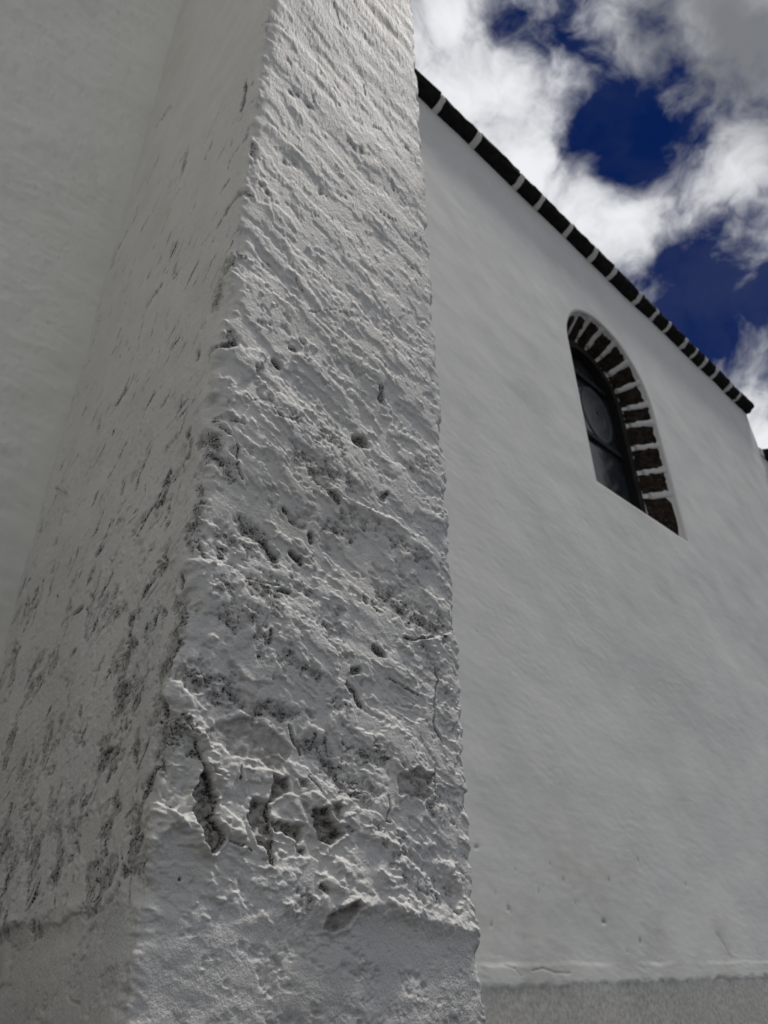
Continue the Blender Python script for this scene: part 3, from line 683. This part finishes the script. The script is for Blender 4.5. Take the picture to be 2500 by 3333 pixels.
    for r in HOLES:
        w, st_, pts = r[0], r[1], pairs(r[2:])
        w = max(w, 0.003)
        s = window(pts, w*2+0.02)
        d = polyline_dist(T[s]+rag1[s]*0.7, Z[s]+rag2[s]*0.7, pts)/w
        m = ss(1.25, 0.55, d)
        h[s] -= m*st_*min(0.022, 0.006+w); dirt_shade[s] = np.maximum(dirt_shade[s], 1.4*m*(0.55+0.45*st_))
    for r in CRACKS:
        w, st_, pts = r[0]*0.55, r[1], pairs(r[2:])
        w = max(w, 0.0017)
        s = window(pts, w*2+0.03)
        dr = polyline_dist(T[s]+rag1[s]*0.8, Z[s]+rag2[s]*0.8, pts)
        d = dr/w
        m = ss(1.5, 0.45, d)
        h[s] -= m*st_*min(0.020, 0.006+2.6*w); dirt_shade[s] = np.maximum(dirt_shade[s], 1.5*m*(0.6+0.4*st_))
        h[s] += 0.0016*st_*np.exp(-(d-2.2)**2)
    # foot of the buttress: a proud base on the front, an overhanging lip on the left face
    lip = np.interp(ts, [0.0, 0.57, 0.67, 0.82, 1.0, 1.09, 1.15, 1.28, 1.44, 1.49, 1.51, 1.58, 1.64, 1.72, 1.80, 1.93, 2.3],
                    [0.565, 0.573, 0.580, 0.574, 0.598, 0.590, 0.587, 0.575, 0.60, 0.632, 0.606, 0.612, 0.614, 0.604, 0.581, 0.586, 0.58]).astype(np.float32)[None, :]
    lipn = lip+0.013*fbm(T*15, Z*6, 6, 88, 0.62)
    fr_ = np.interp(ts, [1.0, 1.2, 1.44, 1.50, 2.4], [0, 0.002, 0.003, 0.005, 0.006]).astype(np.float32)[None, :]
    lf_ = np.interp(ts, [0.0, 0.95, 1.12], [0.007, 0.007, 0.0]).astype(np.float32)[None, :]
    below = ss(lipn+0.004, lipn-0.012, Z)
    h = h+fr_*below+0.35*fr_*np.exp(-((Z-lipn+0.012)/0.016)**2)
    h = h-lf_*ss(lipn+0.002, lipn-0.004, Z)*(0.7+0.9*fbm(T*9, Z*2, 3, 87))+lf_*0.9*np.exp(-((Z-lipn-0.008)/0.014)**2)*ss(-0.35, 0.3, fbm(T*14, Z*20, 3, 89))
    calm = ss(lipn-0.0, lipn-0.03, Z)
    raw = np.clip(ss(0.485, 0.40, Z+0.035*fbm(T*7, Z*9, 5, 90, 0.6))*(0.75+0.9*fbm(T*30, Z*40, 4, 93)), 0, 1)*(1-0.75*left)
    h = h+raw*0.004*fbm(T*45, Z*45, 3, 95)
    por_keep = 1-0.85*calm
    dirt_shade = dirt_shade*por_keep; stain = stain*por_keep
    h = np.clip(h, -0.07, 0.07)
    for ax in (0, 1):                                   # take out what the grid cannot carry
        p_ = np.concatenate([np.take(h, [0], ax), h, np.take(h, [-1], ax)], ax)
        n_ = h.shape[ax]
        h = 0.5*h+0.25*(np.take(p_, range(0, n_), ax)+np.take(p_, range(2, n_+2), ax))
    X = bx[None, :]+nx[None, :]*h; Y = by[None, :]+ny[None, :]*h
    V = np.stack([X, Y, Z], -1).reshape(-1, 3)
    nr, nc = X.shape
    # sloping weathering on top, running back up to the wall
    me = np_mesh('buttress', V, grid_quads(nr, nc), True, {'stain': stain, 'dirt_shade': np.clip(dirt_shade, 0, 1.5), 'raw': 0.8*raw, 'bare': np.clip(bare, 0, 1)})
    o = part(link('buttress', me, M_BUT))
    for own in (o, o.cycles):
        for k_, v_ in (('shadow_terminator_geometry_offset', 0.6), ('shadow_terminator_shading_offset', 0.12), ('shadow_terminator_offset', 0.12), ('shadow_terminator_normal_offset', 0.003)):
            if hasattr(own, k_): setattr(own, k_, v_)
    tag(o, 'rough white buttress with flaking limewash, pits and cracks along its corner')
build_buttress()

def bm_obj(name, bm, mat, parent=None, smooth=False):
    bmesh.ops.recalc_face_normals(bm, faces=bm.faces[:])
    me = bpy.data.meshes.new(name); bm.to_mesh(me); bm.free()
    if smooth: me.polygons.foreach_set('use_smooth', [True]*len(me.polygons))
    return link(name, me, mat, parent)
def prism(pts_yz, x0, x1, seg=1, jit=0.0):
    """profile in (y, z) swept along X"""
    bm = bmesh.new(); rows = []
    for k in range(seg+1):
        x = x0+(x1-x0)*k/seg
        rows.append([bm.verts.new((x+rnd.uniform(-jit, jit)*1.5, y+rnd.uniform(-jit, jit), z+rnd.uniform(-jit, jit))) for y, z in pts_yz])
    n = len(pts_yz)
    for r, s in zip(rows, rows[1:]):
        for i in range(n): bm.faces.new((r[i], r[(i+1) % n], s[(i+1) % n], s[i]))
    bm.faces.new(rows[0][::-1]); bm.faces.new(rows[-1])
    return bm

# weathered slope that closes the top of the buttress
part(bm_obj('buttress_coping', prism([(B-0.02, 6.36), (B-0.02, 6.42), (W+0.01, 6.93), (W+0.01, 6.36)], XC-0.02, XR+0.02), M_MORTAR))

# ------------------------------------------------------------------ eaves: dark stones with white joints
JX = [-7.1, -6.4, -5.7, -5.1, -4.4, -3.8, -3.1, -2.5, -1.8, -1.2, -0.5, 0.1, 0.8, 1.45, 2.10, 2.889, 3.379, 4.018, 4.349, 4.838, 5.299, 5.671, 6.197, 6.578, 6.868, 7.279, 7.527, 7.779, 8.084, 8.476, 8.748]
def eave_profile(zb, g=0.0, top=0.0):
    y = W-g
    return [(W+0.05, zb-g), (y+0.004, zb-g), (y-0.050, zb+0.010-g), (y-0.092, zb+0.034-g*.8), (y-0.118, zb+0.060-g*.5), (y-0.124, zb+0.088), (y-0.118, zb+0.098+top), (W+0.05, zb+0.165+top)]
ends = [WX0]+JX+[9.17]
for i, (xa, xb) in enumerate(zip(ends, ends[1:])):
    ga = 0.0 if i == 0 else 0.024+rnd.uniform(-.003, .005); gb = 0.0 if i == len(ends)-2 else 0.024+rnd.uniform(-.003, .005)
    zo = rnd.uniform(-0.010, 0.010)
    o = bm_obj('eave_stone', prism(eave_profile(6.99+zo, 0.0, rnd.uniform(-0.012, 0.014)), xa+ga, xb-gb, 5, 0.008), M_BASALT, smooth=False)
    part(o)
for x in JX:
    w = 0.030+rnd.uniform(-.003, .005)
    o = bm_obj('mortar_joint', prism(eave_profile(6.985, 0.004, -0.012), x-w, x+w, 1, 0.004), M_MORTAR)
    part(o)
# roof behind the eaves
part(bm_obj('roof', prism([(W+0.02, 7.158), (W+0.02, 7.19), (W+3.5, 8.3), (W+7.1, 7.2), (W+7.1, 7.165)], WX0-0.03, WX1+0.02), M_TILE))

# ------------------------------------------------------------------ arched window
def out_pt(s, r=RAD):
    """opening outline by arc length from the right foot of the opening, over the arch; returns point and inward normal"""
    hj = SPRING-SILL
    if s < hj: return CX+r, SILL+s, -1.0, 0.0
    arc = math.pi*RAD
    if s < hj+arc:
        a = (s-hj)/RAD
        return CX+r*math.cos(a), SPRING+r*math.sin(a), -math.cos(a), -math.sin(a)
    return CX-r, SPRING-(s-hj-arc), 1.0, 0.0
SPLAY = 0.70               # the reveal narrows towards the frame
HJ = SPRING-SILL; ARC = math.pi*RAD; TOT = 2*HJ+ARC
JS = [z-SILL for z in (4.29, 4.56, 4.855, 5.14)]+[HJ+math.radians(d)*RAD for d in (7.5, 28, 47, 66, 84.5, 102, 121, 140, 158, 174)]+[HJ+ARC+v for v in (0.28, 0.58, 0.86, 1.15)]
def reveal_block(s0, s1, d0, d1, lift, thick, ns, nd, jit, wob):
    bm = bmesh.new(); grid = []; back = []
    ph = rnd.uniform(0, 50)
    for i in range(ns+1):
        row = []; rb = []
        for j in range(nd+1):
            f = j/nd
            sa = s0+(s1-s0)*i/ns
            edge = 1 if i in (0, ns) else 0
            sa += edge*wob*float(pn(f*3+ph, i*3.3, 5))*2
            dd = d0+(d1-d0)*f+(rnd.uniform(-jit, jit)*1.5 if j in (0, nd) else 0)
            x, z, nx_, nz_ = out_pt(min(max(sa, 0.0), TOT))
            l = lift+SPLAY*max(0.0, dd-0.04)+rnd.uniform(-jit, jit)-(0.006 if (edge or j in (0, nd)) else 0)
            row.append(bm.verts.new((x+nx_*l, W+dd, z+nz_*l))); l -= thick; rb.append((x+nx_*l, W+dd, z+nz_*l))
        grid.append(row); back.append(rb)
    for i in range(ns):
        for j in range(nd): bm.faces.new((grid[i][j], grid[i][j+1], grid[i+1][j+1], grid[i+1][j]))
    rim = [grid[0][j] for j in range(nd+1)]+[grid[i][nd] for i in range(1, ns+1)]+[grid[ns][j] for j in range(nd-1, -1, -1)]+[grid[i][0] for i in range(ns-1, 0, -1)]
    rimb = [back[0][j] for j in range(nd+1)]+[back[i][nd] for i in range(1, ns+1)]+[back[ns][j] for j in range(nd-1, -1, -1)]+[back[i][0] for i in range(ns-1, 0, -1)]
    bv = [bm.verts.new(p) for p in rimb]
    for k in range(len(rim)):
        m = (k+1) % len(rim); bm.faces.new((rim[k], rim[m], bv[m], bv[k]))
    return bm
ss_ = [0.0]+JS+[TOT]
for i, (a, b_) in enumerate(zip(ss_, ss_[1:])):
    g0 = 0.006 if i == 0 else 0.026; g1 = 0.006 if i == len(ss_)-2 else 0.026
    o = part(bm_obj('reveal_stone', reveal_block(a+g0, b_-g1, 0.044+rnd.uniform(-.006, .016), 0.250, 0.008, 0.03, 6, 6, 0.0065, 0.006), M_REVEAL, smooth=False))
for s in JS:
    o = part(bm_obj('mortar_joint', reveal_block(s-0.034-rnd.uniform(0, .009), s+0.034+rnd.uniform(0, .009), 0.02, 0.240+rnd.uniform(-.045, .006), 0.0085, 0.02, 2, 6, 0.0012, 0.0055), M_MORTAR, smooth=True))
# sloping plastered sill inside the opening
bm = bmesh.new()
v = [bm.verts.new(p) for p in ((CX-RAD-.01, W+0.012, SILL-0.004), (CX+RAD+.01, W+0.012, SILL-0.004), (CX+RAD+.01, W+0.42, SILL+0.05), (CX-RAD-.01, W+0.42, SILL+0.05),
                               (CX-RAD-.01, W+0.012, SILL-0.06), (CX+RAD+.01, W+0.012, SILL-0.06), (CX+RAD+.01, W+0.42, SILL-0.06), (CX-RAD-.01, W+0.42, SILL-0.06))]
for f in ((0, 1, 2, 3), (5, 4, 7, 6), (4, 5, 1, 0), (1, 5, 6, 2), (3, 2, 6, 7), (4, 0, 3, 7)): bm.faces.new([v[i] for i in f])
part(bm_obj('window_sill', bm, M_MORTAR))

def arch_band(r_out, r_in, y0, y1, foot, n=40):
    """flat frame following the opening, from y0 to y1"""
    bm = bmesh.new(); ring = []
    S = [i/n*TOT for i in range(n+1)]
    for s in S:
        x, z, nx_, nz_ = out_pt(s)
        o_ = (x+nx_*(RAD-r_out), z+nz_*(RAD-r_out)); i_ = (x+nx_*(RAD-r_in), z+nz_*(RAD-r_in))
        ring.append([bm.verts.new((o_[0], y0, max(o_[1], foot))), bm.verts.new((i_[0], y0, max(i_[1], foot))), bm.verts.new((i_[0], y1, max(i_[1], foot))), bm.verts.new((o_[0], y1, max(o_[1], foot)))])
    for a, b_ in zip(ring, ring[1:]):
        for k in range(4): bm.faces.new((a[k], a[(k+1) % 4], b_[(k+1) % 4], b_[k]))
    bm.faces.new(ring[0]); bm.faces.new(ring[-1][::-1])
    return bm
def box(bm, x0, x1, y0, y1, z0, z1):
    vs = [bm.verts.new(p) for p in ((x0, y0, z0), (x1, y0, z0), (x1, y1, z0), (x0, y1, z0), (x0, y0, z1), (x1, y0, z1), (x1, y1, z1), (x0, y1, z1))]
    for f in ((3, 2, 1, 0), (4, 5, 6, 7), (0, 1, 5, 4), (1, 2, 6, 5), (2, 3, 7, 6), (3, 0, 4, 7)): bm.faces.new([vs[i] for i in f])
YF = W+0.25
win = part(bm_obj('window', arch_band(0.60, 0.49, YF, YF+0.12, SILL+0.03), M_WOOD))
tag(win, 'arched church window with dark frame, bars and round frosted panes')
def wchild(o): o.parent = win; return o
BARS = [4.74, 5.505]; RI = 0.49
for zb in BARS:
    bm = bmesh.new(); hw = RI if zb < SPRING else math.sqrt(RI**2-(zb-SPRING)**2)
    box(bm, CX-hw-.01, CX+hw+.01, YF+0.06, YF+0.115, zb-0.026, zb+0.026); wchild(bm_obj('glazing_bar', bm, M_WOOD))
zz = [SILL+0.03]+BARS+[SPRING+RI]
def pane(sx, z0, z1):
    bm = bmesh.new(); pts = []
    n = 8
    col_ = []
    for i in range(n+1):
        z = z0+(z1-z0)*i/n
        hw = RI if z <= SPRING else math.sqrt(max(RI**2-(z-SPRING)**2, 0.0004))
        col_.append((z, hw+0.006))
    for y in (YF+0.090, YF+0.096):
        pts.append([(bm.verts.new((CX-hw, y, z)), bm.verts.new((CX+sx*hw, y, z))) for z, hw in col_])
    f_, b2 = pts
    for i in range(n):
        bm.faces.new((f_[i][0], f_[i][1], f_[i+1][1], f_[i+1][0])); bm.faces.new((b2[i][1], b2[i][0], b2[i+1][0], b2[i+1][1]))
        bm.faces.new((f_[i][1], b2[i][1], b2[i+1][1], f_[i+1][1])); bm.faces.new((b2[i][0], f_[i][0], f_[i+1][0], b2[i+1][0]))
    bm.faces.new((f_[0][0], b2[0][0], b2[0][1], f_[0][1])); bm.faces.new((f_[-1][1], b2[-1][1], b2[-1][0], f_[-1][0]))
    return bm
for a, b_ in zip(zz, zz[1:]): wchild(bm_obj('pane', pane(1, a+0.02, b_-(0.02 if b_ < 5.7 else 0.0)), M_GLASS))
# bull's-eye: thin disc of frosted and darker rings
bm = bmesh.new(); rings = []
cx, cz, ns = CX+0.185, 5.125, 40
prof = [(0.002, 0.004), (0.022, 0.004), (0.026, 0.012), (0.055, 0.011), (0.060, 0.007), (0.150, 0.007), (0.156, 0.010), (0.176, 0.010), (0.182, 0.007), (0.262, 0.007), (0.268, 0.010), (0.296, 0.009), (0.302, 0.0)]
for r, t in prof: rings.append([bm.verts.new((cx+0.86*r*math.cos(2*math.pi*k/ns), YF+0.0895-t, cz+1.12*r*math.sin(2*math.pi*k/ns))) for k in range(ns)])
for q, (a, b_) in enumerate(zip(rings, rings[1:])):
    for k in range(ns):
        f = bm.faces.new((a[k], a[(k+1) % ns], b_[(k+1) % ns], b_[k])); f.material_index = 1 if q == 0 else 0
f = bm.faces.new(rings[0]); f.material_index = 1
rd = wchild(bm_obj('glass_roundel', bm, M_ROUND, smooth=False)); rd.data.materials.append(M_GLASS)

# ------------------------------------------------------------------ lower building beyond the church's corner
annex = empty('annex', (9.14, W, 0))
tag(annex, 'lower white building with dark eaves joined to the far end of the church', 'building')
def apart(o): o.parent = annex; o.matrix_parent_inverse = Matrix.Translation((-9.14, -W, 0)); return o
AZ = 6.27
nx_, nz_ = 60, 80
X, Z = np.meshgrid(np.linspace(9.139, 16.0, nx_), np.linspace(0, AZ, nz_))
h, dd, rw = wall_height(X.ravel(), Z.ravel())
V = np.stack([X.ravel(), W+0.004-h, Z.ravel()], 1)
n0 = len(V)
bx_ = np.array([(9.139, W, 0), (9.139, W+6, 0), (9.139, W+6, AZ), (9.139, W, AZ), (16, W, 0), (16, W+6, 0), (16, W+6, AZ), (16, W, AZ)])
bq = np.array([(4, 5, 6, 7), (5, 1, 2, 6), (3, 7, 6, 2)], dtype=np.int32)+n0
z8 = np.zeros(8)
apart(link('wall', np_mesh('annex_wall', np.concatenate([V, bx_]), np.concatenate([grid_quads(nz_, nx_), bq]), True, {'dirt_shade': np.concatenate([dd, z8]), 'raw': np.concatenate([rw, z8])}), M_WALL))
AJ = [9.62, 10.15, 10.6, 11.2, 11.7, 12.3, 12.9, 13.5, 14.1, 14.7, 15.3]
ae = [9.235]+AJ+[16.02]
for i, (a, b_) in enumerate(zip(ae, ae[1:])):
    apart(bm_obj('eave_stone', prism(eave_profile(AZ+0.002, 0.0, rnd.uniform(-.006, .008)), a+(0 if i == 0 else .024), b_-(0 if i == len(ae)-2 else .024), 4, 0.006), M_BASALT))
for x in AJ: apart(bm_obj('mortar_joint', prism(eave_profile(AZ-0.002, 0.004, -.012), x-.026, x+.026, 1, 0.003), M_MORTAR))
apart(bm_obj('plaster_flashing', prism([(W-0.02, AZ+0.00), (W-0.02, AZ+0.12), (W+0.05, AZ+0.16), (W+0.05, AZ+0.00)], 9.139, 9.232, 2, 0.004), M_MORTAR))
apart(bm_obj('roof', prism([(W+0.06, AZ+0.17), (W+0.06, AZ+0.20), (W+3.0, AZ+1.1), (W+6.0, AZ+0.22), (W+6.0, AZ+0.19)], 9.15, 16.03), M_TILE))

# ------------------------------------------------------------------ bits of straw caught on the left face
def twig(label, t0, z0, t1, z1, r):
    def P(t, z, out): return Vector((XC-out, W-t, z))
    p0, p1 = P(t0, z0, 0.010), P(t1, z1, 0.016)
    o = empty('twig', p0)
    tag(o, label, 'twig')
    bm = bmesh.new()
    d = (p1-p0); side = d.cross(Vector((1, 0, 0))).normalized(); upv = d.cross(side).normalized()
    rows = []
    for k in range(7):
        f = k/6
        c = d*f+side*0.003*math.sin(f*5)
        rr = r*(1.25-0.6*f)
        rows.append([bm.verts.new(c+side*rr*math.cos(a*math.pi/3)+upv*rr*math.sin(a*math.pi/3)) for a in range(6)])
    for a, b_ in zip(rows, rows[1:]):
        for k in range(6): bm.faces.new((a[k], a[(k+1) % 6], b_[(k+1) % 6], b_[k]))
    bm.faces.new(rows[0]); bm.faces.new(rows[-1])
    s = bm_obj('stem', bm, M_TWIG, o, smooth=True)
    bm = bmesh.new()
    bmesh.ops.create_uvsphere(bm, u_segments=8, v_segments=5, radius=r*2.0, matrix=Matrix.Translation(d*0.06) @ Matrix.Diagonal((0.8, 1.5, 1, 1)))
    bm_obj('bud', bm, M_TWIG, o, smooth=True)
twig('pale dry twig stuck to the smooth upper left face of the buttress', 0.139, 1.862, 0.269, 1.778, 0.0042)
twig('short pale straw lying in a dark hollow beside the buttress corner', 1.010, 1.238, 1.066, 1.213, 0.0030)

# ------------------------------------------------------------------ unseen block, added left of the frame to dim the sky there
bm = bmesh.new(); box(bm, -6.5, -1.1, -2.6, W+0.5, 0.0, 9.5)
part(bm_obj('sky_blocker', bm, M_WALL))
